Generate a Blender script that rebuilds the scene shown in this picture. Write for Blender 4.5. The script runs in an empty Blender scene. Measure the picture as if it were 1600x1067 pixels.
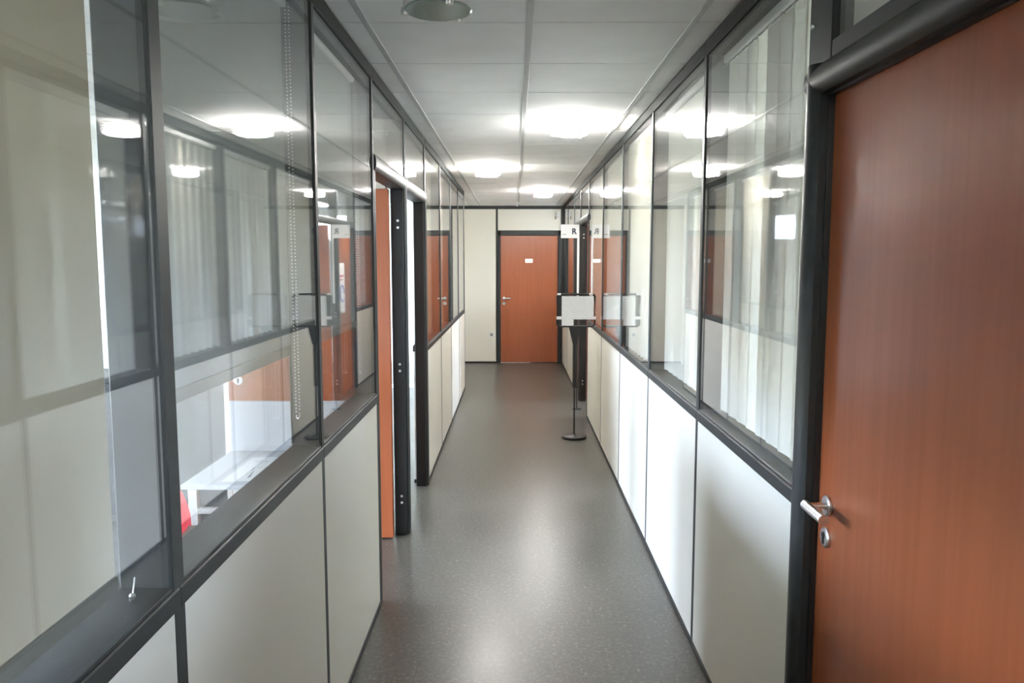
import bpy, bmesh, math, random
from mathutils import Matrix, Vector
random.seed(7)
SC = bpy.context.scene
COL = SC.collection

# ------------------------------------------------------------------ camera
f_px, vx, vy, HC = 1224.0, 804.5, 407.0, 1.65
pit = math.atan((533.5 - vy) / f_px)
yaw = math.atan((vx - 800) / f_px) * math.cos(pit)
F = Vector((-math.sin(yaw) * math.cos(pit), math.cos(yaw) * math.cos(pit), -math.sin(pit)))
Rv = Vector((math.cos(yaw), math.sin(yaw), 0))
U = Rv.cross(F)
cd = bpy.data.cameras.new('camera')
cam = bpy.data.objects.new('camera', cd)
COL.objects.link(cam)
cd.sensor_width = 36
cd.lens = f_px / 1600 * 36
cd.clip_start = 0.02
M = Matrix((Rv, U, -F)).transposed().to_4x4()
M.translation = (0, 0, HC)
cam.matrix_world = M
SC.camera = cam

# ------------------------------------------------------------------ world
w = bpy.data.worlds.new('sky')
SC.world = w
w.use_nodes = True
nt = w.node_tree
bg = nt.nodes['Background']
tc = nt.nodes.new('ShaderNodeTexCoord')
sep = nt.nodes.new('ShaderNodeSeparateXYZ')
rmp = nt.nodes.new('ShaderNodeValToRGB')
nt.links.new(tc.outputs['Generated'], sep.inputs[0])
nt.links.new(sep.outputs['Z'], rmp.inputs['Fac'])
e = rmp.color_ramp.elements
e[0].position = 0.0
e[0].color = (0.22, 0.24, 0.22, 1)
e[1].position = 0.06
e[1].color = (0.66, 0.78, 1.0, 1)
nt.links.new(rmp.outputs[0], bg.inputs['Color'])
SKY = 5.6
bg.inputs['Strength'].default_value = SKY
LAMP = 13.0
TUBE = 5.0
SC.view_settings.view_transform = 'Standard'
SC.view_settings.look = 'None'
SC.view_settings.exposure = 4.0
SC.view_settings.gamma = 1
SC.view_settings.use_curve_mapping = False
cy = SC.cycles
cy.max_bounces = 14
cy.diffuse_bounces = 6
cy.glossy_bounces = 8
cy.transmission_bounces = 8
cy.transparent_max_bounces = 40
cy.caustics_reflective = False
cy.caustics_refractive = False
cy.use_denoising = True
cy.sample_clamp_indirect = 6
cy.blur_glossy = 0.5


def portal(loc, sx, sy, direction):
    l = bpy.data.lights.new('window_portal', 'AREA')
    l.shape = 'RECTANGLE'
    l.size, l.size_y = sx, sy
    l.cycles.is_portal = True
    o = bpy.data.objects.new('window_portal', l)
    COL.objects.link(o)
    o.location = loc
    o.rotation_euler = Vector(direction).to_track_quat('-Z', 'Y').to_euler()
    return o


# ------------------------------------------------------------------ materials
def mat(name, col, rough=0.5, metal=0.0, var=0.06, scale=6.0, bump=0.0, bscale=200.0, stretch=(1, 1, 1), coat=0.0, spec=0.5):
    m = bpy.data.materials.new(name)
    m.use_nodes = True
    n, l = m.node_tree.nodes, m.node_tree.links
    p = n['Principled BSDF']
    p.inputs['Roughness'].default_value = rough
    p.inputs['Metallic'].default_value = metal
    p.inputs['Coat Weight'].default_value = coat
    p.inputs['Specular IOR Level'].default_value = spec
    t = n.new('ShaderNodeTexCoord')
    mp = n.new('ShaderNodeMapping')
    mp.inputs['Scale'].default_value = stretch
    l.new(t.outputs['Object'], mp.inputs[0])
    nz = n.new('ShaderNodeTexNoise')
    nz.inputs['Scale'].default_value = scale
    nz.inputs['Detail'].default_value = 5
    l.new(mp.outputs[0], nz.inputs['Vector'])
    r = n.new('ShaderNodeValToRGB')
    c = Vector(col)
    r.color_ramp.elements[0].color = (*(c * (1 - var)), 1)
    r.color_ramp.elements[1].color = (*[min(1, x * (1 + var)) for x in c], 1)
    r.color_ramp.elements[0].position = 0.3
    r.color_ramp.elements[1].position = 0.7
    l.new(nz.outputs[0], r.inputs[0])
    l.new(r.outputs[0], p.inputs['Base Color'])
    if bump:
        nb = n.new('ShaderNodeTexNoise')
        nb.inputs['Scale'].default_value = bscale
        l.new(mp.outputs[0], nb.inputs['Vector'])
        b = n.new('ShaderNodeBump')
        b.inputs['Strength'].default_value = bump
        b.inputs['Distance'].default_value = 0.002
        l.new(nb.outputs[0], b.inputs['Height'])
        l.new(b.outputs[0], p.inputs['Normal'])
    return m


def glass_mat(name, tint, f0=0.045):
    m = bpy.data.materials.new(name)
    m.use_nodes = True
    n, l = m.node_tree.nodes, m.node_tree.links
    n.remove(n['Principled BSDF'])
    out = n['Material Output']
    tr = n.new('ShaderNodeBsdfTransparent')
    tr.inputs[0].default_value = (*tint, 1)
    gl = n.new('ShaderNodeBsdfGlossy')
    gl.inputs['Roughness'].default_value = 0.0
    gl.inputs[0].default_value = (1, 1, 1, 1)
    g = n.new('ShaderNodeNewGeometry')
    dt = n.new('ShaderNodeVectorMath')
    dt.operation = 'DOT_PRODUCT'
    l.new(g.outputs['Incoming'], dt.inputs[0])
    l.new(g.outputs['True Normal'], dt.inputs[1])

    def mth(op, a, b=None):
        k = n.new('ShaderNodeMath')
        k.operation = op
        for i, v in enumerate((a, b)):
            if v is None:
                continue
            if isinstance(v, (int, float)):
                k.inputs[i].default_value = v
            else:
                l.new(v, k.inputs[i])
        return k.outputs[0]
    c = mth('ABSOLUTE', dt.outputs['Value'])
    q = mth('POWER', mth('SUBTRACT', 1.0, c), 5.0)
    fr = mth('ADD', mth('MULTIPLY', q, 1 - f0), f0)
    mx = n.new('ShaderNodeMixShader')
    l.new(fr, mx.inputs[0])
    l.new(tr.outputs[0], mx.inputs[1])
    l.new(gl.outputs[0], mx.inputs[2])
    l.new(mx.outputs[0], out.inputs['Surface'])
    return m


def emit_mat(name, col, s):
    m = bpy.data.materials.new(name)
    m.use_nodes = True
    p = m.node_tree.nodes['Principled BSDF']
    p.inputs['Base Color'].default_value = (0.8, 0.8, 0.8, 1)
    p.inputs['Emission Color'].default_value = (*col, 1)
    p.inputs['Emission Strength'].default_value = s
    return m


def blind_mat(name, col, trans, alpha=1.0, lines=0.0):
    m = bpy.data.materials.new(name)
    m.use_nodes = True
    n, l = m.node_tree.nodes, m.node_tree.links
    n.remove(n['Principled BSDF'])
    out = n['Material Output']
    t = n.new('ShaderNodeTexCoord')
    nz = n.new('ShaderNodeTexNoise')
    nz.inputs['Scale'].default_value = 300
    l.new(t.outputs['Object'], nz.inputs['Vector'])
    r = n.new('ShaderNodeValToRGB')
    c = Vector(col)
    r.color_ramp.elements[0].color = (*(c * 0.93), 1)
    r.color_ramp.elements[1].color = (*(c * 1.04), 1)
    l.new(nz.outputs[0], r.inputs[0])
    d = n.new('ShaderNodeBsdfDiffuse')
    tl = n.new('ShaderNodeBsdfTranslucent')
    l.new(r.outputs[0], d.inputs[0])
    l.new(r.outputs[0], tl.inputs[0])
    mx = n.new('ShaderNodeMixShader')
    mx.inputs[0].default_value = trans
    l.new(d.outputs[0], mx.inputs[1])
    l.new(tl.outputs[0], mx.inputs[2])
    last = mx.outputs[0]
    if alpha < 1:
        tr = n.new('ShaderNodeBsdfTransparent')
        m2 = n.new('ShaderNodeMixShader')
        m2.inputs[0].default_value = alpha
        l.new(tr.outputs[0], m2.inputs[1])
        l.new(last, m2.inputs[2])
        last = m2.outputs[0]
    l.new(last, out.inputs['Surface'])
    return m


def floor_mat():
    m = bpy.data.materials.new('speckled_linoleum')
    m.use_nodes = True
    n, l = m.node_tree.nodes, m.node_tree.links
    p = n['Principled BSDF']
    t = n.new('ShaderNodeTexCoord')

    def noise(scale, detail, rough=0.6):
        k = n.new('ShaderNodeTexNoise')
        k.inputs['Scale'].default_value = scale
        k.inputs['Detail'].default_value = detail
        k.inputs['Roughness'].default_value = rough
        l.new(t.outputs['Object'], k.inputs['Vector'])
        return k

    def ramp(src, stops):
        r = n.new('ShaderNodeValToRGB')
        while len(r.color_ramp.elements) < len(stops):
            r.color_ramp.elements.new(0.5)
        for el, (po_, c) in zip(r.color_ramp.elements, stops):
            el.position = po_
            el.color = (*c, 1)
        l.new(src, r.inputs[0])
        return r.outputs[0]
    big = noise(1.8, 4)
    fine = noise(55, 6, 0.75)
    c0 = ramp(big.outputs[0], [(0.3, (0.070, 0.067, 0.057)), (0.7, (0.092, 0.088, 0.076))])
    c1 = ramp(fine.outputs[0], [(0.30, (0.3, 0.3, 0.3)), (0.43, (0.85, 0.85, 0.85)), (0.57, (1.05, 1.05, 1.05)), (0.68, (3.0, 2.9, 2.75))])
    mx = n.new('ShaderNodeMixRGB')
    mx.blend_type = 'MULTIPLY'
    mx.inputs[0].default_value = 1
    l.new(c0, mx.inputs[1])
    l.new(c1, mx.inputs[2])
    # small pale chips, sparse
    v = n.new('ShaderNodeTexVoronoi')
    v.inputs['Scale'].default_value = 130
    v.inputs['Randomness'].default_value = 1
    l.new(t.outputs['Object'], v.inputs['Vector'])
    sx = n.new('ShaderNodeSeparateColor')
    l.new(v.outputs['Color'], sx.inputs[0])
    lt = n.new('ShaderNodeMath')
    lt.operation = 'LESS_THAN'
    lt.inputs[1].default_value = 0.05
    l.new(sx.outputs[0], lt.inputs[0])
    near = n.new('ShaderNodeMath')
    near.operation = 'LESS_THAN'
    near.inputs[1].default_value = 0.32
    l.new(v.outputs['Distance'], near.inputs[0])
    ml = n.new('ShaderNodeMath')
    ml.operation = 'MULTIPLY'
    l.new(lt.outputs[0], ml.inputs[0])
    l.new(near.outputs[0], ml.inputs[1])
    m2 = n.new('ShaderNodeMixRGB')
    l.new(ml.outputs[0], m2.inputs[0])
    l.new(mx.outputs[0], m2.inputs[1])
    m2.inputs[2].default_value = (0.26, 0.25, 0.23, 1)
    l.new(m2.outputs[0], p.inputs['Base Color'])
    mr = n.new('ShaderNodeMapRange')
    mr.inputs['To Min'].default_value = 0.285
    mr.inputs['To Max'].default_value = 0.34
    l.new(big.outputs[0], mr.inputs[0])
    l.new(mr.outputs[0], p.inputs['Roughness'])
    b = n.new('ShaderNodeBump')
    b.inputs['Strength'].default_value = 0.25
    b.inputs['Distance'].default_value = 0.0006
    l.new(fine.outputs[0], b.inputs['Height'])
    l.new(b.outputs[0], p.inputs['Normal'])
    return m


DARK = mat('charcoal_aluminium', (0.028, 0.031, 0.031), 0.45, 0.0, 0.08, 30, spec=0.35)
DARKM = mat('charcoal_matte', (0.032, 0.036, 0.035), 0.75, 0.0, 0.08, 30, spec=0.12)
DARK2 = mat('black_joint', (0.012, 0.012, 0.012), 0.5, 0.0, 0.1)
PANEL = mat('cream_melamine', (0.74, 0.712, 0.63), 0.42, 0, 0.012, 2.0, spec=0.35)
PLAST = mat('white_plaster', (0.80, 0.80, 0.78), 0.8, 0, 0.02, 3, 0.1)
TILE = mat('mineral_ceiling_tile', (0.85, 0.85, 0.85), 0.85, 0, 0.03, 5, 0.35, 350)
TEE = mat('ceiling_tee_grey', (0.50, 0.51, 0.51), 0.6, 0, 0.03)
WOOD = mat('orange_cherry_laminate', (0.355, 0.096, 0.035), 0.27, 0, 0.07, 5, 0.05, 40, stretch=(8, 8, 0.35))
WOODEDGE = mat('orange_door_edge', (0.45, 0.12, 0.05), 0.5, 0, 0.1, 6, stretch=(8, 8, 0.4))
STEEL = mat('brushed_steel', (0.80, 0.79, 0.78), 0.32, 1.0, 0.04, 60)
WHITEP = mat('white_laminate', (0.80, 0.81, 0.82), 0.3, 0, 0.01)
DESKM = mat('pale_grey_laminate', (0.52, 0.53, 0.56), 0.3, 0, 0.01)
PLASTIC = mat('white_plastic', (0.75, 0.76, 0.75), 0.4, 0, 0.01)
GREYP = mat('grey_plastic', (0.25, 0.25, 0.22), 0.5, 0, 0.03)
BLACKP = mat('black_metal', (0.012, 0.012, 0.012), 0.4, 0, 0.05)
RED = mat('red_fabric', (0.75, 0.03, 0.08), 0.8, 0, 0.08, 90, 0.2)
PAPER = mat('white_paper', (0.9, 0.9, 0.9), 0.6, 0, 0.01)
INK = mat('dark_ink', (0.04, 0.05, 0.08), 0.7, 0, 0.02)
BLUEI = mat('blue_ink', (0.02, 0.04, 0.45), 0.6, 0, 0.02)
REDI = mat('red_ink', (0.6, 0.02, 0.05), 0.6, 0, 0.02)
GREENG = mat('green_grey_glass', (0.30, 0.36, 0.32), 0.15, 0, 0.03)
FLOOR = floor_mat()
GLASS = glass_mat('partition_glass', (0.972, 0.976, 0.976))
CLEAR = glass_mat('window_glass', (0.97, 0.98, 0.98))
PLASTSHEET = glass_mat('clear_plastic_sheet', (0.99, 0.99, 0.99), 0.06)
BLIND_BEIGE = blind_mat('beige_roller_fabric', (0.62, 0.575, 0.47), 0.24)
BLIND_GREY = blind_mat('grey_roller_fabric', (0.42, 0.44, 0.43), 0.25, 0.92)
BLIND_V = blind_mat('ivory_vertical_slat_fabric', (0.82, 0.81, 0.75), 0.13)
LAMPM = emit_mat('lit_opal_glass', (1.0, 0.97, 0.93), LAMP)
TUBEM = emit_mat('lit_fluorescent_tube', (0.92, 0.97, 1.0), TUBE)


# ------------------------------------------------------------------ mesh helpers
def bmn():
    return bmesh.new()


def bx(bm, x0, x1, y0, y1, z0, z1, bev=0.0, seg=1):
    r = bmesh.ops.create_cube(bm, size=1)
    v = r['verts']
    sx, sy, sz = abs(x1 - x0), abs(y1 - y0), abs(z1 - z0)
    c = ((x0 + x1) / 2, (y0 + y1) / 2, (z0 + z1) / 2)
    for q in v:
        q.co = Vector((q.co.x * sx + c[0], q.co.y * sy + c[1], q.co.z * sz + c[2]))
    if bev > 0:
        es = list({ed for q in v for ed in q.link_edges})
        bmesh.ops.bevel(bm, geom=es, offset=min(bev, sx * .45, sy * .45, sz * .45), segments=seg, affect='EDGES', profile=0.5)
    return bm


def tube(bm, pts, r, seg=10, caps=True):
    """a round tube swept along points"""
    pts = [Vector(p) for p in pts]
    rings = []
    up = Vector((0, 0, 1))
    for i, p in enumerate(pts):
        if i == 0:
            d = pts[1] - p
        elif i == len(pts) - 1:
            d = p - pts[i - 1]
        else:
            d = (pts[i + 1] - p).normalized() + (p - pts[i - 1]).normalized()
        d.normalize()
        a = d.cross(up)
        if a.length < 1e-3:
            a = d.cross(Vector((1, 0, 0)))
        a.normalize()
        b = d.cross(a)
        rr = r[i] if isinstance(r, (list, tuple)) else r
        rings.append([bm.verts.new(p + (a * math.cos(t) + b * math.sin(t)) * rr) for t in [2 * math.pi * k / seg for k in range(seg)]])
    for A, B in zip(rings, rings[1:]):
        for k in range(seg):
            bm.faces.new((A[k], A[(k + 1) % seg], B[(k + 1) % seg], B[k]))
    if caps:
        bm.faces.new(rings[0][::-1])
        bm.faces.new(rings[-1])
    return bm


def lathe(bm, prof, c=(0, 0, 0), seg=32, axis='Z'):
    rings = []
    for r, h in prof:
        ring = []
        for k in range(seg):
            t = 2 * math.pi * k / seg
            a, b = r * math.cos(t), r * math.sin(t)
            if axis == 'Z':
                v = Vector((a, b, h))
            elif axis == 'X':
                v = Vector((h, a, b))
            else:
                v = Vector((a, h, b))
            ring.append(bm.verts.new(v + Vector(c)))
        rings.append(ring)
    for A, B in zip(rings, rings[1:]):
        for k in range(seg):
            bm.faces.new((A[k], A[(k + 1) % seg], B[(k + 1) % seg], B[k]))
    for q in (rings[0], rings[-1]):
        try:
            bm.faces.new(q)
        except ValueError:
            pass
    return bm


def prism(bm, poly, axis, a, b):
    """extrude a 2D polygon along axis from a to b"""
    def P(u, v, w_):
        return {'X': (w_, u, v), 'Y': (u, w_, v), 'Z': (u, v, w_)}[axis]
    A = [bm.verts.new(P(u, v, a)) for u, v in poly]
    B = [bm.verts.new(P(u, v, b)) for u, v in poly]
    n = len(poly)
    bm.faces.new(A)
    bm.faces.new(B[::-1])
    for k in range(n):
        bm.faces.new((A[k], B[k], B[(k + 1) % n], A[(k + 1) % n]))
    return bm


def obj(name, bm, m, parent=None, smooth=False):
    bmesh.ops.recalc_face_normals(bm, faces=bm.faces)
    me = bpy.data.meshes.new(name)
    bm.to_mesh(me)
    bm.free()
    me.materials.append(m)
    if smooth:
        for p in me.polygons:
            p.use_smooth = True
        try:
            me.set_sharp_from_angle(angle=math.radians(35))
        except Exception:
            pass
    o = bpy.data.objects.new(name, me)
    COL.objects.link(o)
    if parent is not None:
        o.parent = parent
        o.matrix_parent_inverse = Matrix.Translation(-world_loc(parent))
    return o


def world_loc(o):
    v = Vector(o.location)
    # parents here carry translation only; children have a cancelling inverse
    if o.type == 'EMPTY':
        return v
    return Vector((0, 0, 0))


def thing(name, label, cat, loc=(0, 0, 0), group=None, kind=None):
    o = bpy.data.objects.new(name, None)
    o.empty_display_size = 0.1
    COL.objects.link(o)
    o.location = loc
    tag(o, label, cat, group, kind)
    return o


def tag(o, label=None, cat=None, group=None, kind=None):
    if label:
        o['label'] = label
    if cat:
        o['category'] = cat
    if group:
        o['group'] = group
    if kind:
        o['kind'] = kind
    return o


ZC = 2.516
XL, XR, TH = -0.645, 0.763, 0.10
ZR0, ZR1, ZT = 0.985, 1.035, 2.462
YN, YF = -3.0, 12.6

# ------------------------------------------------------------------ floor, ceiling
fl = obj('floor', bx(bmn(), -6.2, 4.9, YN - .2, YF + .3, -0.12, 0), FLOOR)
tag(fl, 'dark grey speckled linoleum floor running down the corridor', 'floor', kind='structure')

ce = obj('ceiling', bx(bmn(), -6.2, 4.9, YN - .2, YF + .3, ZC + .012, ZC + .15), PLAST)
tag(ce, 'white suspended tile ceiling of the corridor', 'ceiling', kind='structure')
xs = [-.645, -.546, .054, .654, .763]
tile_cache = {}
ny = []
y = 2.97 - 0.6 * 9
while y < YF:
    ny.append(y)
    y += 0.6
for i in range(4):
    for yy in ny:
        y0, y1 = yy, min(yy + .6, YF)
        if y1 - y0 < .05:
            continue
        k = (i, round(y1 - y0, 3))
        wx = xs[i + 1] - xs[i]
        if k not in tile_cache:
            o = obj('ceiling_tile', bx(bmn(), -wx / 2 + .004, wx / 2 - .004, -(y1 - y0) / 2 + .0025, (y1 - y0) / 2 - .0025, -.006, .006, .003), TILE)
            tile_cache[k] = o.data
        else:
            o = bpy.data.objects.new('ceiling_tile', tile_cache[k])
            COL.objects.link(o)
        o.parent = ce
        o.location = ((xs[i] + xs[i + 1]) / 2, (y0 + y1) / 2, ZC + .006 + random.uniform(-.0008, .0008))
for x_ in xs[1:4]:
    obj('ceiling_tee', bx(bmn(), x_ - .012, x_ + .012, ny[0], YF, ZC - .003, ZC + .004, .001), TEE, ce)
# tiles of the side rooms: past the limit of single pieces, one part
bm = bmn()
for (xa, xb) in ((-6.0, -.745), (.863, 4.6)):
    xx = xa
    while xx < xb - .05:
        for yy in ny:
            bx(bm, xx + .004, min(xx + .6, xb) - .004, yy + .003, min(yy + .6, YF) - .003, ZC, ZC + .012)
        xx += .6
rt = obj('room_ceiling_tile', bm, TILE, ce)
rt['kind'] = 'stuff'


# ------------------------------------------------------------------ partitions
def partition(wall, s, X, bays, posts, y_lo, y_hi):
    """s=-1 left, +1 right. bays: (y0,y1) with lower panel and double glazing. posts: (y, width)."""
    def xr(a, b):      # depth a..b outward from the corridor face
        return tuple(sorted((X + s * a, X + s * b)))
    for (y0, y1, kind) in bays:
        if kind == 'bay':
            a, b = xr(0.0, TH)
            obj('panel', bx(bmn(), a, b, y0 + .012, y1 - .012, .024, ZR0 + .002, .002), PANEL, wall)
            # rail across the bay: profile with a groove line
            bm = bmn()
            a, b = xr(-.004, TH + .004)
            bx(bm, a, b, y0, y1, ZR0, ZR1 - .008, .003)
            a, b = xr(.001, TH - .001)
            bx(bm, a, b, y0, y1, ZR1 - .010, ZR1, .001)
            obj('rail', bm, DARK, wall)
            zb = ZR1
        else:
            zb = 2.135
        for (da, db) in ((.004, .010), (TH - .010, TH - .004)):
            a, b = xr(da, db)
            obj('glass_pane', bx(bmn(), a, b, y0 + .018, y1 - .018, zb - .004, ZT + .004), GLASS, wall)
        bm = bmn()
        a, b = xr(-.004, TH + .004)
        bx(bm, a, b, y0, y1, ZT, ZC, .003)
        obj('top_rail', bm, DARKM, wall)
        if kind == 'bay':
            a, b = xr(-.005, TH + .005)
            obj('base_rail', bx(bmn(), a, b, y0, y1, 0, .026, .002), DARK2, wall)
    for (y, wd, z0) in posts:
        bm = bmn()
        a, b = xr(-.001, TH + .001)
        if z0 < .5:
            bx(bm, a, b, y - wd / 2, y + wd / 2, 0, ZC, .003)
        else:
            bx(bm, a, b, y - wd / 2, y + wd / 2, z0, ZC, .003)
        obj('post', bm, DARK, wall)


def door_frame(door, s, X, y0, y1, jl=True, jr=True, nose=.012, hx=.03):
    """round-nosed jambs and head, opening between y0 and y1"""
    def jamb_poly(ya, yb):
        # plan outline: rounded nose towards the corridor, flat flanks
        pts = []
        n = 7
        cy_, hw = (ya + yb) / 2, (yb - ya) / 2
        for k in range(n):
            t = math.pi * (0.08 + 0.84 * k / (n - 1))
            pts.append((X - s * nose * math.sin(t), cy_ - hw * math.cos(t)))
        pts += [(X + s * .078, yb), (X + s * .078, ya)]
        return pts
    if jl:
        obj('door_jamb', prism(bmn(), jamb_poly(y0 - .075, y0), 'Z', 0, 2.135), DARK, door, True)
    if jr:
        obj('door_jamb', prism(bmn(), jamb_poly(y1, y1 + .075), 'Z', 0, 2.135), DARK, door, True)
    # head
    pts = []
    for k in range(7):
        t = math.pi * (0.08 + 0.84 * k / 6)
        pts.append((X - s * nose * math.sin(t), 2.0975 - .0375 * math.cos(t)))
    pts += [(X + s * .078, 2.135), (X + s * .078, 2.06)]
    obj('door_head', prism(bmn(), pts, 'Y', y0 - hx, y1 + hx), DARK, door, True)


def lever(parent, origin, n, along, name='door_handle'):
    """rose, neck and lever; n = outward normal, along = lever direction"""
    o, n, a = Vector(origin), Vector(n), Vector(along)
    bm = bmn()
    ax = 'X' if abs(n.x) > .5 else 'Y'
    sgn = n.x if ax == 'X' else n.y
    lathe(bm, [(.001, 0), (.026, 0), (.026, sgn * .006), (.022, sgn * .009), (.001, sgn * .009)], o, 24, ax)
    p0 = o + n * .005
    p1 = o + n * .050
    tube(bm, [p0, p1, o + n * .055 + a * .004], .0095, 14)
    tube(bm, [p1 + n * .004 - a * .010, p1 + n * .005 + a * .02, p1 + n * .005 + a * .112], .0125, 14)
    h = obj(name, bm, STEEL, parent, True)
    bm = bmn()
    k = o - Vector((0, 0, .082))
    lathe(bm, [(.001, 0), (.026, 0), (.026, sgn * .006), (.022, sgn * .009), (.001, sgn * .009)], k, 24, ax)
    kk = obj('keyhole_rose', bm, STEEL, parent, True)
    bm = bmn()
    t = n.cross(Vector((0, 0, 1)))
    q = k + n * .0092
    e1 = (abs(t.x) * .005 + abs(n.x) * .002, abs(t.y) * .005 + abs(n.y) * .002)
    bx(bm, q.x - e1[0], q.x + e1[0], q.y - e1[1], q.y + e1[1], q.z - .016, q.z + .004)
    lathe(bm, [(.001, -sgn * .002), (.0085, -sgn * .002), (.0085, sgn * .002), (.001, sgn * .002)], q + Vector((0, 0, .006)), 14, ax)
    obj('keyhole', bm, BLACKP, kk)
    return h


def hinges(parent, s, X, yface, zs):
    """pairs of small round hinge screws on the jamb flank"""
    for z in zs:
        bm = bmn()
        for dz in (-.02, .02):
            lathe(bm, [(.001, 0), (.008, 0), (.007, -.003), (.001, -.0035)], (X + s * .035, yface, z + dz), 12, 'Y')
        obj('hinge_screw', bm, STEEL, parent, True)


# left partition
LB = [(-3.0, -1.93), (-1.93, -.81), (-.81, .32), (.32, 1.445), (1.445, 2.58), (2.58, 3.62)]
LB2 = [(5.70, 6.83), (6.83, 7.92), (7.92, 9.0), (9.0, 10.04)]
wl = tag(obj('wall_left', bx(bmn(), XL - TH, XL - .02, 10.03, 10.06, 0, ZC), DARK), 'left glazed corridor partition with cream lower panels and charcoal frame', 'wall', kind='structure')
partition(wl, -1, XL, [(a, b, 'bay') for a, b in LB + LB2] + [(3.62, 4.66, 'transom'), (4.66, 5.68, 'transom')],
          [(-3.0, .04, 0), (-1.93, .04, 0), (-.81, .04, 0), (.32, .04, 0), (1.445, .05, 0), (2.58, .036, 0), (3.62, .036, 0), (4.655, .036, 2.13), (5.69, .036, 2.13),
           (6.83, .036, 0), (7.92, .036, 0), (9.0, .036, 0), (10.035, .045, 0)], -3, 10)
# right partition
RB = [(-3.0, -1.4), (-1.4, -.2), (-.2, .99), (2.06, 3.235), (3.235, 4.44), (4.44, 5.65), (5.65, 6.87), (6.87, 8.17)]
RB2 = [(10.18, 11.4), (11.4, 12.58)]
wr = tag(obj('wall_right', bx(bmn(), XR + .02, XR + TH, 12.575, 12.6, 0, ZC), DARK), 'right glazed corridor partition with cream lower panels and blinds', 'wall', kind='structure')
partition(wr, 1, XR, [(a, b, 'bay') for a, b in RB + RB2] + [(.99, 2.06, 'transom'), (8.17, 9.2, 'transom'), (9.2, 10.18, 'transom')],
          [(-3.0, .04, 0), (-1.4, .04, 0), (-.2, .04, 0), (3.235, .04, 0), (4.44, .036, 0), (5.65, .036, 0), (6.87, .036, 0), (8.165, .04, 2.13), (9.2, .036, 2.13),
           (10.18, .036, 2.13), (11.4, .036, 0), (12.58, .036, 0)], -3, 12.6)
obj('transom_panel', bx(bmn(), XR + .045, XR + .055, 1.06, 1.94, 2.17, ZT), PANEL, wr)
# wide stile beside the transom of the near door
obj('stile', bx(bmn(), XR - .006, XR + TH + .004, 1.94, 2.085, 2.13, ZC, .003), DARK, wr)
obj('stile', bx(bmn(), XR - .006, XR + TH + .004, .96, 1.06, 2.13, ZC, .003), DARK, wr)
obj('transom_rail', bx(bmn(), XR - .005, XR + TH + .004, 1.06, 1.94, 2.13, 2.175, .003), DARK, wr)
bm = bmn()
lathe(bm, [(.001, 0), (.007, 0), (.006, -.004), (.001, -.005)], (XR - .006, 2.063, 2.24), 12, 'X')
obj('screw', bm, STEEL, wr, True)

# ------------------------------------------------------------------ doors
# near right door (closed)
d1 = thing('door_1', 'large orange wood door in the right foreground with steel lever', 'door', (.80, 1.52, 0), kind='structure')
door_frame(d1, 1, XR, 1.045, 1.99, nose=.026, hx=.07)
leaf = obj('door_leaf', bx(bmn(), .790, .832, 1.048, 1.986, .008, 2.056, .002), WOOD, d1)
lever(leaf, (.790, 1.925, 1.035), (-1, 0, 0), (0, -1, 0))
bm = bmn()
bx(bm, .775, .79, 1.985, 1.992, 0, 2.06)
bx(bm, .775, .79, 1.04, 1.05, 0, 2.06)
bx(bm, .775, .79, 1.04, 1.992, 2.055, 2.062)
obj('door_seal', bm, BLACKP, d1)

# far end wall and its door
wb = tag(obj('wall_back', bx(bmn(), -6.2, XR + TH, YF + .06, YF + .3, 0, ZC), PLAST), 'end wall of the corridor around the far door', 'wall', kind='structure')
for (a, b, c, d_) in ((-1.15, -.304, .024, ZT), (-.272, .733, 2.127, ZT)):
    obj('panel', bx(bmn(), a, b, YF, YF + .058, c, d_, .002), PANEL, wb)
obj('post', bx(bmn(), -.304, -.272, YF - .004, YF + .058, 0, ZC, .002), DARK, wb)
obj('post', bx(bmn(), .733, .763, YF - .004, YF + .058, 0, ZC, .002), DARK, wb)
obj('top_rail', bx(bmn(), -1.15, .763, YF - .005, YF + .058, ZT, ZC, .002), DARK, wb)
obj('base_rail', bx(bmn(), -1.15, -.304, YF - .005, YF + .058, 0, .024, .002), DARK2, wb)
d2 = thing('door_2', 'closed orange door at the far end of the corridor with small plate', 'door', (.23, YF, 0), kind='structure')
obj('door_jamb', bx(bmn(), -.272, -.232, YF - .012, YF + .058, 0, 2.127, .006, 2), DARK, d2)
obj('door_jamb', bx(bmn(), .691, .733, YF - .012, YF + .058, 0, 2.127, .006, 2), DARK, d2)
obj('door_head', bx(bmn(), -.272, .733, YF - .012, YF + .058, 2.046, 2.127, .006, 2), DARK, d2)
lf2 = obj('door_leaf', bx(bmn(), -.230, .689, YF + .012, YF + .052, .008, 2.044, .002), WOOD, d2)
lever(lf2, (-.175, YF + .012, 1.046), (0, -1, 0), (1, 0, 0))
pl = obj('door_plate', bx(bmn(), .165, .285, YF + .006, YF + .012, 1.615, 1.675, .001), STEEL, lf2)
obj('under_door_light', bx(bmn(), -.23, .25, YF - .01, YF + .012, 0, .008, .001), STEEL, d2)  # pale steel strip stands in for the light showing under the door


# open left doors
def open_leaf(door, s, X, yh, width, zt=2.056):
    """leaf opened 90 degrees into the room, hinged at the far jamb"""
    a, b = sorted((X + s * .078, X + s * (.078 + width)))
    lf = obj('door_leaf', bx(bmn(), a, b, yh - .042, yh - .002, .008, zt, .002), WOOD, door)
    xe = X + s * (.078 + width - .06)
    lever(lf, (xe, yh - .042, 1.035), (0, -1, 0), (-s, 0, 0))
    return lf


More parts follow.
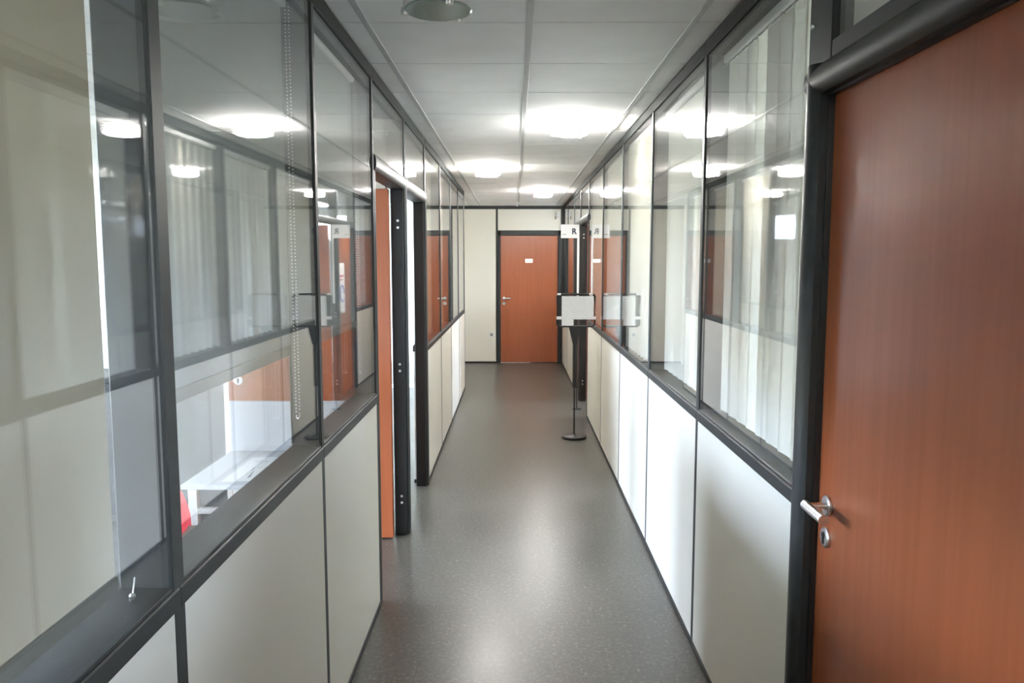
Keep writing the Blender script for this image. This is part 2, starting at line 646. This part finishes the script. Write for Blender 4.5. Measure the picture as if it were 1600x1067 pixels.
d3 = thing('door_3', 'first open orange door on the left, swung into the room', 'door', (XL, 4.14, 0), kind='structure')
door_frame(d3, -1, XL, 3.67, 4.605, jl=False)
obj('door_jamb', bx(bmn(), XL - .078, XL + .002, 3.638, 3.668, 0, 2.06, .002), DARK, d3)
open_leaf(d3, -1, XL, 4.56, .95)
obj('jamb_flank', bx(bmn(), XL - .076, XL - .004, 4.590, 4.606, 0, 2.06, .002), BLACKP, d3)
hinges(d3, -1, XL, 4.590, (.22, 1.02, 1.86))
d4 = thing('door_4', 'second doorway on the left with black jambs, door opened out of view', 'door', (XL, 5.15, 0), kind='structure')
door_frame(d4, -1, XL, 4.705, 5.63, jl=False)
obj('jamb_flank', bx(bmn(), XL - .076, XL - .004, 5.614, 5.632, 0, 2.06, .002), BLACKP, d4)
# its leaf stands folded back along the room side of the near jamb
lf = obj('door_leaf', bx(bmn(), -1.70, -.79, 4.715, 4.755, .008, 2.056, .002), WOOD, d4)
lever(lf, (-1.64, 4.755, 1.035), (0, 1, 0), (1, 0, 0))

d5 = thing('door_5', 'open orange door on the right behind the sign stand', 'door', (XR, 8.7, 0), kind='structure')
door_frame(d5, 1, XR, 8.21, 9.155, jl=False)
obj('door_jamb', bx(bmn(), XR - .002, XR + .078, 8.183, 8.21, 0, 2.06, .002), DARK, d5)
open_leaf(d5, 1, XR, 9.12, .86)
obj('jamb_flank', bx(bmn(), XR + .004, XR + .076, 9.14, 9.156, 0, 2.06, .002), BLACKP, d5)
hinges(d5, 1, XR, 9.14, (.22, 1.02, 1.93))
d6 = thing('door_6', 'closed orange door furthest down the right side with a white poster', 'door', (XR, 9.7, 0), kind='structure')
door_frame(d6, 1, XR, 9.235, 10.10, jl=False)
lf6 = obj('door_leaf', bx(bmn(), XR + .052, XR + .09, 9.237, 10.098, .008, 2.056, .002), WOOD, d6)
lever(lf6, (XR + .05, 9.30, 1.035), (-1, 0, 0), (0, 1, 0))
po = obj('poster', bx(bmn(), XR + .046, XR + .05, 9.42, 9.72, 1.02, 1.62), PAPER)
tag(po, 'white poster with a blue ring taped to the last right door', 'poster')
bm = bmn()
pts = [(XR + .0445, 9.57 + .10 * math.cos(t), 1.25 + .10 * math.sin(t)) for t in [2 * math.pi * k / 24 for k in range(22)]]
tube(bm, pts, .007, 6)
obj('blue_ring', bm, BLUEI, po)
bm = bmn()
bx(bm, XR + .044, XR + .046, 9.47, 9.67, 1.45, 1.475)
bx(bm, XR + .044, XR + .046, 9.47, 9.60, 1.41, 1.425)
obj('red_heading', bm, REDI, po)


# ------------------------------------------------------------------ room shells
def wall_y(name, X, t, y0, y1, openings, label, win_id, inward):
    """outer wall in the plane X..X+t with window openings (ya,yb,za,zb)"""
    bm = bmn()
    cur = y0
    for (ya, yb, za, zb) in openings:
        bx(bm, X, X + t, cur, ya, 0, ZC)
        if za > 0:
            bx(bm, X, X + t, ya, yb, 0, za)
        bx(bm, X, X + t, ya, yb, zb, ZC)
        cur = yb
    bx(bm, X, X + t, cur, y1, 0, ZC)
    o = tag(obj(name, bm, PLAST), label, 'wall', kind='structure')
    for i, (ya, yb, za, zb) in enumerate(openings):
        n = win_id + i
        wdw = thing('window_%d' % n, None, None, (X + t / 2, (ya + yb) / 2, za), kind='structure')
        tag(wdw, 'daylit window in the outer wall of the side rooms', 'window')
        xa, xb = X + t * .35, X + t * .65
        bm = bmn()
        ym = (ya + yb) / 2
        for (a, b, c, d_) in ((ya, ya + .05, za, zb), (yb - .05, yb, za, zb), (ya, yb, za, za + .05), (ya, yb, zb - .05, zb), (ym - .03, ym + .03, za, zb)):
            bx(bm, xa, xb, a, b, c, d_)
        obj('window_frame', bm, WHITEP, wdw)
        for (a, b) in ((ya + .05, ym - .03), (ym + .03, yb - .05)):
            obj('glass_pane', bx(bmn(), X + t * .48, X + t * .52, a, b, za + .05, zb - .05), CLEAR, wdw)
        portal((X + t / 2 - inward * (t / 2 + .01), ym, (za + zb) / 2), zb - za, yb - ya, (inward, 0, 0)) 
    return o


wall_y('wall_outer_left', -6.2, .2, -3.2, 10.1, [(-2.6, .6, .3, 2.40), (2.9, 4.4, .3, 2.40), (4.9, 6.4, .3, 2.40), (7.9, 9.3, .9, 2.35)], 'white outer wall of the left rooms', 1, 1)
wall_y('wall_outer_right', 4.6, .2, -3.2, 12.9, [(-2.0, -.6, 1.0, 2.2), (2.8, 4.5, 1.0, 2.35), (5.4, 6.4, 1.0, 2.2), (8.4, 9.3, .6, 2.1)], 'white outer wall of the right rooms', 5, -1)
# cross walls
cw = tag(obj('wall_room_divider', bx(bmn(), -1.74, XL - TH - .01, 4.62, 4.70, 0, ZC - .05), PANEL), 'short white cross wall behind the first open left door', 'wall', kind='structure')
obj('top_rail', bx(bmn(), -1.74, XL - TH - .01, 4.61, 4.71, ZC - .05, ZC), DARK, cw)
tag(obj('wall_room_divider_right', bx(bmn(), XR + TH + .01, 4.6, 8.17, 8.23, 0, ZC), PANEL), 'white cross wall between the two right rooms', 'wall', kind='structure')
tag(obj('wall_front', bx(bmn(), -6.2, 4.9, YN - .2, YN - .03, 0, ZC), PLAST), 'plain wall closing the corridor behind the viewer', 'wall', kind='structure')
# end wall of the second left room, with a tall window
bm = bmn()
bx(bm, -6.0, -2.6, 10.06, 10.16, 0, ZC)
bx(bm, -2.6, -1.22, 10.06, 10.16, 2.42, ZC)
bx(bm, -1.22, XL - TH, 10.06, 10.16, 0, ZC)
tag(obj('wall_room_end', bm, PLAST), 'end wall of the second left room beside the tall window', 'wall', kind='structure')
w9 = tag(thing('window_9', 'tall bright window at the end of the second left room', 'window', (-1.9, 10.11, 0)), kind='structure')
bm = bmn()
for (a, b, c, d_) in ((-2.6, -2.55, 0, 2.42), (-1.26, -1.22, 0, 2.42), (-1.93, -1.87, 0, 2.42), (-2.6, -1.22, 0, .04), (-2.6, -1.22, 2.38, 2.42)):
    bx(bm, a, b, 10.08, 10.14, c, d_)
obj('window_frame', bm, WHITEP, w9)
obj('glass_pane', bx(bmn(), -2.55, -1.93, 10.105, 10.115, .04, 2.38), CLEAR, w9)
obj('glass_pane', bx(bmn(), -1.87, -1.26, 10.105, 10.115, .04, 2.38), CLEAR, w9)
portal((-1.91, 10.17, 1.21), 2.42, 1.38, (0, -1, 0))
bm = bmn()
bx(bm, XR + TH, 1.0, 12.66, 12.9, 0, ZC)
bx(bm, 1.0, 3.6, 12.66, 12.9, 0, 1.95)
bx(bm, 1.0, 3.6, 12.66, 12.9, 2.42, ZC)
bx(bm, 3.6, 4.9, 12.66, 12.9, 0, ZC)
tag(obj('wall_right_room_end', bm, PLAST), 'end wall of the far right room with a wide window', 'wall', kind='structure')
w10 = tag(thing('window_10', 'wide high window in the end wall of the far right room', 'window', (2.3, 12.78, 1.95)), kind='structure')
bm = bmn()
for (a, b, c, d_) in ((1.0, 1.35, 1.95, 2.42), (3.55, 3.6, 1.95, 2.42), (2.27, 2.33, 1.95, 2.42), (1.0, 3.6, 1.95, 2.0), (1.0, 3.6, 2.37, 2.42)):
    bx(bm, a, b, 12.75, 12.81, c, d_)
obj('window_frame', bm, WHITEP, w10)
obj('glass_pane', bx(bmn(), 1.35, 2.27, 12.775, 12.785, 2.0, 2.37), CLEAR, w10)
obj('glass_pane', bx(bmn(), 2.33, 3.55, 12.775, 12.785, 2.0, 2.37), CLEAR, w10)
portal((2.3, 12.65, 2.185), .47, 2.6, (0, -1, 0))
tag(obj('wall_alcove', bx(bmn(), -1.25, -1.15, 10.16, YF, 0, ZC), PANEL), 'plain cream side of the recess past the left partition', 'wall', kind='structure')


# ------------------------------------------------------------------ blinds
def bead_chain(bm, x, y, z0, z1, r=.0022, step=.011, loop=.02):
    zz = z1
    while zz > z0:
        for dy in (-loop, loop):
            bmesh.ops.create_icosphere(bm, subdivisions=1, radius=r, matrix=Matrix.Translation((x, y + dy, zz)))
        zz -= step
    for k in range(1, 8):
        t = math.pi * k / 8
        bmesh.ops.create_icosphere(bm, subdivisions=1, radius=r, matrix=Matrix.Translation((x, y - loop * math.cos(t), z0 - loop * math.sin(t))))


def roller(y0, y1, zbot, m, label, chain_y=None, x=XL - .072, chain_to=1.13):
    t = thing('roller_blind', label, 'blind', (x, (y0 + y1) / 2, 1.04), group='roller blinds inside the left partition')
    obj('roller_tube', tube(bmn(), [(x + .006, y0, ZT - .03), (x + .006, y1, ZT - .03)], .013, 14), PLASTIC, t, True)
    obj('fabric', bx(bmn(), x - .0008, x + .0008, y0, y1, zbot, ZT - .02), m, t)
    obj('bottom_bar', bx(bmn(), x - .006, x + .006, y0 - .002, y1 + .002, zbot - .03, zbot, .003, 2), GREYP, t)
    if chain_y:
        bm = bmn()
        bead_chain(bm, x + .014, chain_y, chain_to, ZT - .03)
        obj('bead_chain', bm, STEEL, t)
    return t


roller(.36, 1.35, 1.088, BLIND_BEIGE, 'beige roller blind drawn low in the nearest left pane', None)
roller(1.50, 2.48, 1.38, BLIND_GREY, 'grey roller blind behind the second left pane, above the white desk', 2.50, chain_to=1.16)
roller(2.64, 3.50, 1.38, BLIND_GREY, 'grey roller blind behind the left pane just before the open door', 3.53, chain_to=1.16)
for i, (a, b) in enumerate(LB2):
    roller(a + .06, b - .08, 1.05, BLIND_BEIGE, ['beige roller blind in the first left pane past the doorways', 'beige roller blind in the second left pane past the doorways',
           'beige roller blind in the third left pane past the doorways', 'beige roller blind in the last left pane before the recess'][i])

slat_names = ['ivory vertical blind in the large right pane beside the near door', 'brightly lit ivory vertical blind in the second right pane from the near door',
              'ivory vertical blind in the third right pane from the near door', 'ivory vertical blind in the fourth right pane, level with the sign stand',
              'ivory vertical blind in the right pane just before the open right door', ]
for i, (y0, y1) in enumerate(RB[3:]):
    xb = XR + (.078 if i < 2 else .055)
    t = thing('vertical_blind', slat_names[i], 'blind', (xb, (y0 + y1) / 2, 1.04), group='vertical blinds inside the right partition')
    obj('headrail', bx(bmn(), xb - .014, xb + .014, y0 + .03, y1 - .03, ZT - .035, ZT - .005, .003), PLASTIC, t)
    wdt = .127
    n = int((y1 - y0 - .08) / (wdt - .012))
    step = (y1 - y0 - (.13 if i < 2 else .08)) / n
    me = None
    for k in range(n):
        yc = y0 + .04 + step * (k + .5)
        if me is None:
            # gently curved slat
            bm = bmn()
            prev = None
            for q in range(7):
                u = -wdt / 2 + wdt * q / 6
                xo = .004 * (1 - (2 * q / 6 - 1) ** 2)
                v = [bm.verts.new((xo, u, -.0)), bm.verts.new((xo, u, -(ZT - .05 - ZR1 - .006)))]
                if prev:
                    bm.faces.new((prev[0], v[0], v[1], prev[1]))
                prev = v
            bmesh.ops.solidify(bm, geom=bm.faces[:], thickness=.0012)
            o = obj('slat', bm, BLIND_V, t, True)
            o.matrix_parent_inverse = Matrix.Translation(-Vector(t.location))
            me = o.data
        else:
            o = bpy.data.objects.new('slat', me)
            COL.objects.link(o)
            o.parent = t
            o.matrix_parent_inverse = Matrix.Translation(-Vector(t.location))
        o.location = (xb, yc, ZT - .045)
        o.rotation_euler = (0, 0, math.radians((3 if i < 2 else -33) + random.uniform(-.8, .8)))
    bm = bmn()
    yy = y0 + .04
    while yy < y1 - .04:
        bmesh.ops.create_icosphere(bm, subdivisions=1, radius=.0045, matrix=Matrix.Translation((xb - .014, yy, ZT - .052 + random.uniform(-.002, .002))))
        yy += .016
    obj('spacer_chain', bm, GREYP, t)


# ------------------------------------------------------------------ ceiling lamps
def lamp(x, y, lit, label):
    t = thing('ceiling_lamp', label, 'lamp', (x, y, ZC), group='round ceiling lamps of the corridor')
    z = ZC
    bm = lathe(bmn(), [(.085, -.001), (.098, -.001), (.098, -.010), (.090, -.016), (.060, -.018), (.060, -.001)], (x, y, z), 40)
    obj('ceiling_ring', bm, PLASTIC, t, True)
    if lit:
        bm = lathe(bmn(), [(.001, -.086), (.05, -.084), (.090, -.078), (.108, -.070), (.114, -.055), (.112, -.036), (.06, -.0195), (.001, -.0195)], (x, y, z), 40)
        obj('opal_bowl', bm, LAMPM, t, True)
        r_ = .118
    else:
        bm = lathe(bmn(), [(.001, -.050), (.04, -.048), (.058, -.036), (.062, -.0185), (.001, -.0185)], (x, y, z), 32)
        obj('opal_bowl', bm, GREENG, t, True)
        r_ = .108
        bm = lathe(bmn(), [(.001, -.074), (r_ - .004, -.074), (r_, -.070), (r_ - .004, -.066), (.001, -.066)], (x, y, z), 40)
        obj('glass_disc', bm, GREENG, t, True)
    for k in range(3):
        a = 2 * math.pi * k / 3 + .95
        cx_, cy_ = x + r_ * math.cos(a), y + r_ * math.sin(a)
        bm = bmn()
        tube(bm, [(cx_, cy_, z - .001), (cx_, cy_, z - .080)], .006, 10)
        lathe(bm, [(.001, -.012), (.011, -.012), (.013, 0), (.011, .012), (.001, .012)], (cx_, cy_, z - .070), 12)
        obj('chrome_clip', bm, STEEL, t, True)
    return t


lamp(.354, -2.13, True, 'added unseen lit ceiling lamp behind the viewer, brightening the near end')  # unseen lamp added to lift the near panels and door
lamp(-.246, 2.60, False, 'unlit glass disc ceiling lamp with chrome clips at the top edge')
lamp(.354, 5.07, True, 'nearest lit round ceiling lamp, right of the ceiling seam')
lamp(-.25, 7.47, True, 'second lit round ceiling lamp, left of the ceiling seam')
lamp(.354, 9.87, True, 'furthest lit round ceiling lamp, right of the seam by the far door')
# small detector near the end of the ceiling
t = thing('smoke_detector', 'small white ceiling sensor just before the far door', 'sensor', (.033, 11.8, ZC))
obj('housing', lathe(bmn(), [(.001, 0), (.032, 0), (.030, -.02), (.016, -.034), (.001, -.036)], (.033, 11.8, ZC - .001), 20), PLASTIC, t, True)
obj('sensor_tip', lathe(bmn(), [(.001, 0), (.010, 0), (.012, -.02), (.001, -.03)], (.033, 11.8, ZC - .036), 12), PLASTIC, t, True)
# emergency unit on the end wall
t = thing('alarm_sounder', 'small white wall unit high in the corner above the far door', 'alarm', (.69, YF, 2.37))
obj('body', bx(bmn(), .655, .72, YF - .05, YF, 2.33, 2.42, .012, 2), PLASTIC, t)
obj('bracket', bx(bmn(), .64, .66, YF - .03, YF, 2.30, 2.345, .004), GREYP, t)

# fluorescent fittings in the far right room
for i, (x, y) in enumerate(((1.5, 9.3), (2.6, 9.3), (1.5, 11.2), (2.6, 11.2))):
    t = thing('ceiling_batten', ['twin tube light fitting in the far right room, nearest the corridor door', 'twin tube light fitting in the far right room, towards the windows',
              'twin tube light fitting at the back of the far right room, by the corridor', 'twin tube light fitting at the back of the far right room, by the windows'][i], 'light', (x, y, ZC), group='twin tube fittings in the far right room')
    obj('tray', bx(bmn(), x - .09, x + .09, y - .62, y + .62, ZC - .05, ZC - .001, .005), PLASTIC, t)
    for dx in (-.045, .045):
        obj('tube', tube(bmn(), [(x + dx, y - .58, ZC - .066), (x + dx, y + .58, ZC - .066)], .013, 10), TUBEM, t, True)


# ------------------------------------------------------------------ sign stand
def rrect(cx, cz, w_, h_, r, n=5):
    pts = []
    for (sx, sz, a0) in ((1, 1, 0), (-1, 1, 90), (-1, -1, 180), (1, -1, 270)):
        for k in range(n + 1):
            a = math.radians(a0 + 90 * k / n)
            pts.append((cx + sx * (w_ / 2 - r) + r * math.cos(a), cz + sz * (h_ / 2 - r) + r * math.sin(a)))
    return pts


SX, SY = .553, 7.2
t = thing('sign_stand', 'black pole stand with rounded frame holding a taped white sheet', 'stand', (SX, SY, 0))
obj('base', lathe(bmn(), [(.001, .0), (.108, .0), (.116, .006), (.116, .018), (.110, .024), (.03, .028), (.014, .040), (.001, .040)], (SX, SY, 0), 40), BLACKP, t, True)
obj('pole', tube(bmn(), [(SX, SY, .035), (SX, SY, .50)], .0075, 12), BLACKP, t, True)
obj('upper_pole', tube(bmn(), [(SX, SY, .49), (SX, SY, .96)], .014, 14), BLACKP, t, True)
obj('bracket', prism(bmn(), [(SX - .018, .88), (SX + .018, .88), (SX + .055, 1.04), (SX - .055, 1.04)], 'Y', SY - .012, SY + .012), BLACKP, t)
fr_pts = [(u, SY - .005, v) for u, v in rrect(.562, 1.195, .345, .295, .03)]
fr_pts.append(fr_pts[0])
obj('frame', tube(bmn(), fr_pts, .0095, 8), BLACKP, t, True)
obj('side_plate', bx(bmn(), .395, .44, SY - .004, SY + .004, 1.06, 1.33, .002), BLACKP, t)
pp = tag(obj('paper_sheet', bx(bmn(), .43, .722, SY - .019, SY - .0165, 1.115, 1.325), PAPER), 'white sheet in clear plastic taped onto the stand frame', 'paper')
sh = bmn()
v = []
for i in range(13):
    row = []
    for j in range(9):
        u, q = i / 12, j / 8
        row.append(sh.verts.new((.425 + .302 * u, SY - .023 - .004 * math.sin(9 * u + 3 * q) * math.sin(5 * q + 2 * u) - .002, 1.108 + .222 * q)))
    v.append(row)
for i in range(12):
    for j in range(8):
        sh.faces.new((v[i][j], v[i + 1][j], v[i + 1][j + 1], v[i][j + 1]))
obj('plastic_sleeve', sh, PLASTSHEET, pp, True)
obj('tape', bx(bmn(), .382, .745, SY - .0235, SY - .021, 1.112, 1.140), PAPER, pp)
obj('lower_flap', bx(bmn(), .43, .54, SY - .018, SY - .0165, 1.055, 1.115), PAPER, pp)
for x_ in (.405, .70):
    obj('clip', bx(bmn(), x_ - .018, x_ + .018, SY - .018, SY + .008, 1.333, 1.352, .004), STEEL, t)

# flag sign further down
sy2 = 8.62
t = thing('flag_sign', 'small white rectangular sign with a black symbol before the far right doors', 'sign', (.69, sy2, 0))
obj('pole', tube(bmn(), [(.69, sy2, .012), (.69, sy2, 1.18)], .007, 10), BLACKP, t, True)
obj('white_pole', tube(bmn(), [(.69, sy2, 1.18), (.69, sy2, 1.90)], .011, 10), PLASTIC, t, True)
obj('foot', lathe(bmn(), [(.001, 0), (.05, 0), (.05, .008), (.01, .014), (.001, .014)], (.69, sy2, 0), 20), BLACKP, t, True)
bd = obj('board', bx(bmn(), .502, .700, sy2 - .006, sy2 + .006, 1.893, 2.04, .002), WHITEP, t)
tx = bpy.data.curves.new('symbol', 'FONT')
tx.body = 'R'
tx.size = .085
tx.extrude = .0006
tx.offset = .003
tmp = bpy.data.objects.new('symbol_curve', tx)
COL.objects.link(tmp)
bpy.context.view_layer.update()
me = bpy.data.meshes.new_from_object(tmp)
bpy.data.objects.remove(tmp)
me.materials.clear()
me.materials.append(INK)
to = bpy.data.objects.new('symbol', me)
COL.objects.link(to)
to.parent = bd
to.location = (.620, sy2 - .0072, 1.938)
to.rotation_euler = (math.pi / 2, 0, 0)
obj('small_lettering', bx(bmn(), .518, .560, sy2 - .0068, sy2 - .006, 1.930, 1.936), GREYP, bd)

# ------------------------------------------------------------------ wall socket
t = thing('wall_socket', 'white electrical socket on the end wall left of the far door', 'socket', (-.377, YF, .457))
obj('cover_plate', bx(bmn(), -.418, -.336, YF - .012, YF, .417, .499, .006, 2), PLASTIC, t)
obj('recess', lathe(bmn(), [(.001, 0), (.026, 0), (.026, -.003), (.020, -.003), (.020, -.001), (.001, -.001)], (-.377, YF - .012, .458), 24, 'Y'), GREYP, t, True)

# ------------------------------------------------------------------ things in the first left room
t = thing('desk', 'white desk with a low back screen behind the second left pane', 'desk', (-1.05, 3.36, 0))
obj('desk_top', bx(bmn(), -1.35, -.78, 3.08, 3.66, .728, .750, .004), DESKM, t)
obj('back_screen', bx(bmn(), -1.35, -.78, 3.64, 3.66, .750, .990, .004), DESKM, t)
for (a, b) in ((-1.33, 3.10), (-1.33, 3.60), (-.84, 3.10), (-.84, 3.60)):
    obj('leg', bx(bmn(), a, a + .035, b, b + .035, 0, .728, .002), STEEL, t)
obj('crossbar', bx(bmn(), -1.30, -.84, 3.105, 3.125, .62, .645, .002), STEEL, t)
pg = tag(obj('paper_sheet', bx(bmn(), -1.20, -.90, 3.13, 3.52, .7505, .7520), PAPER), 'white printed sheet with a plan lying on the desk', 'paper')
random.seed(3)
bm = bmn()
for k in range(26):
    px_, py_ = random.uniform(-1.18, -.95), random.uniform(3.16, 3.49)
    if random.random() < .5:
        bx(bm, px_, px_ + random.uniform(.02, .06), py_, py_ + .004, .7521, .7523)
    else:
        bx(bm, px_, px_ + .003, py_, min(py_ + random.uniform(.03, .08), 3.51), .7521, .7523)
obj('printed_plan', bm, INK, pg)['kind'] = 'stuff'

# low dark cabinet added to hide the overlit floor past the cross wall
t = thing('masking_cabinet', 'added low charcoal cabinet hiding the bright room floor behind the desk', 'cabinet', (-2.35, 5.0, 0))
obj('carcass', bx(bmn(), -2.95, -1.78, 4.80, 5.22, .05, .90, .004), BLACKP, t)
obj('cabinet_top', bx(bmn(), -2.97, -1.76, 4.78, 5.24, .90, .925, .003), BLACKP, t)
obj('plinth', bx(bmn(), -2.93, -1.80, 4.83, 5.20, 0, .05), BLACKP, t)
for (a, b) in ((-2.945, -2.367), (-2.361, -1.785)):
    dr = obj('cabinet_door', bx(bmn(), a, b, 4.782, 4.80, .06, .892, .002), BLACKP, t)
    xh = b - .05 if a < -2.5 else a + .05
    obj('handle', tube(bmn(), [(xh, 4.782, .62), (xh, 4.755, .62), (xh, 4.755, .76), (xh, 4.782, .76)], .004, 8), STEEL, dr, True)

# red chair near the partition
CX, CY = -1.265, 2.19
t = thing('office_chair', 'red upholstered chair just behind the second left pane', 'chair', (CX, CY, 0))
bm = bmn()
bx(bm, CX - .23, CX + .23, CY - .24, CY + .22, .44, .50, .03, 3)
obj('seat', bm, RED, t, True)
bm = bmn()
n1, n2 = 13, 9
for side in (0, 1):
    pass
gr = []
for i in range(n1):
    row = []
    for j in range(n2):
        u = -1 + 2 * i / (n1 - 1)
        q = j / (n2 - 1)
        hw = .21 * (1 - .35 * max(0, q - .55) ** 2 / .2)
        z = .64 + .34 * q - .05 * abs(u) ** 3 * q
        row.append(bm.verts.new((CX + hw * u, CY + .225 + .03 * q - .03 * (1 - u * u) * -.8, z)))
    gr.append(row)
for i in range(n1 - 1):
    for j in range(n2 - 1):
        bm.faces.new((gr[i][j], gr[i + 1][j], gr[i + 1][j + 1], gr[i][j + 1]))
bmesh.ops.solidify(bm, geom=bm.faces[:], thickness=.035)
obj('backrest', bm, RED, t, True)
obj('back_shell', bx(bmn(), CX - .20, CX + .20, CY + .215, CY + .30, .60, .83, .03, 3), GREYP, t, True)
obj('back_support', bx(bmn(), CX - .03, CX + .03, CY + .235, CY + .262, .42, .62, .006), GREYP, t)
obj('gas_column', tube(bmn(), [(CX, CY, .10), (CX, CY, .44)], .022, 14), BLACKP, t, True)
for k in range(5):
    a = 2 * math.pi * k / 5
    lg = obj('leg', tube(bmn(), [(CX + .02 * math.cos(a), CY + .02 * math.sin(a), .11), (CX + .26 * math.cos(a), CY + .26 * math.sin(a), .065)], [.02, .014], 10), BLACKP, t, True)
    obj('caster', lathe(bmn(), [(.001, -.02), (.026, -.02), (.026, .02), (.001, .02)], (CX + .26 * math.cos(a), CY + .26 * math.sin(a), .027), 14, 'X'), BLACKP, lg, True)
t.rotation_euler = (0, 0, -math.pi / 2)
# small catch lying on the sill of the nearest pane
t = thing('window_latch', 'small chrome hook on the dark sill of the nearest left pane', 'latch', (-.70, 1.38, ZR1))
obj('hook', tube(bmn(), [(-.700, 1.378, ZR1 + .006), (-.700, 1.384, ZR1 + .022), (-.705, 1.398, ZR1 + .030)], .0016, 8), STEEL, t, True)
obj('knob', lathe(bmn(), [(.001, 0), (.005, 0), (.006, .005), (.004, .009), (.001, .010)], (-.700, 1.376, ZR1), 12), STEEL, t, True)
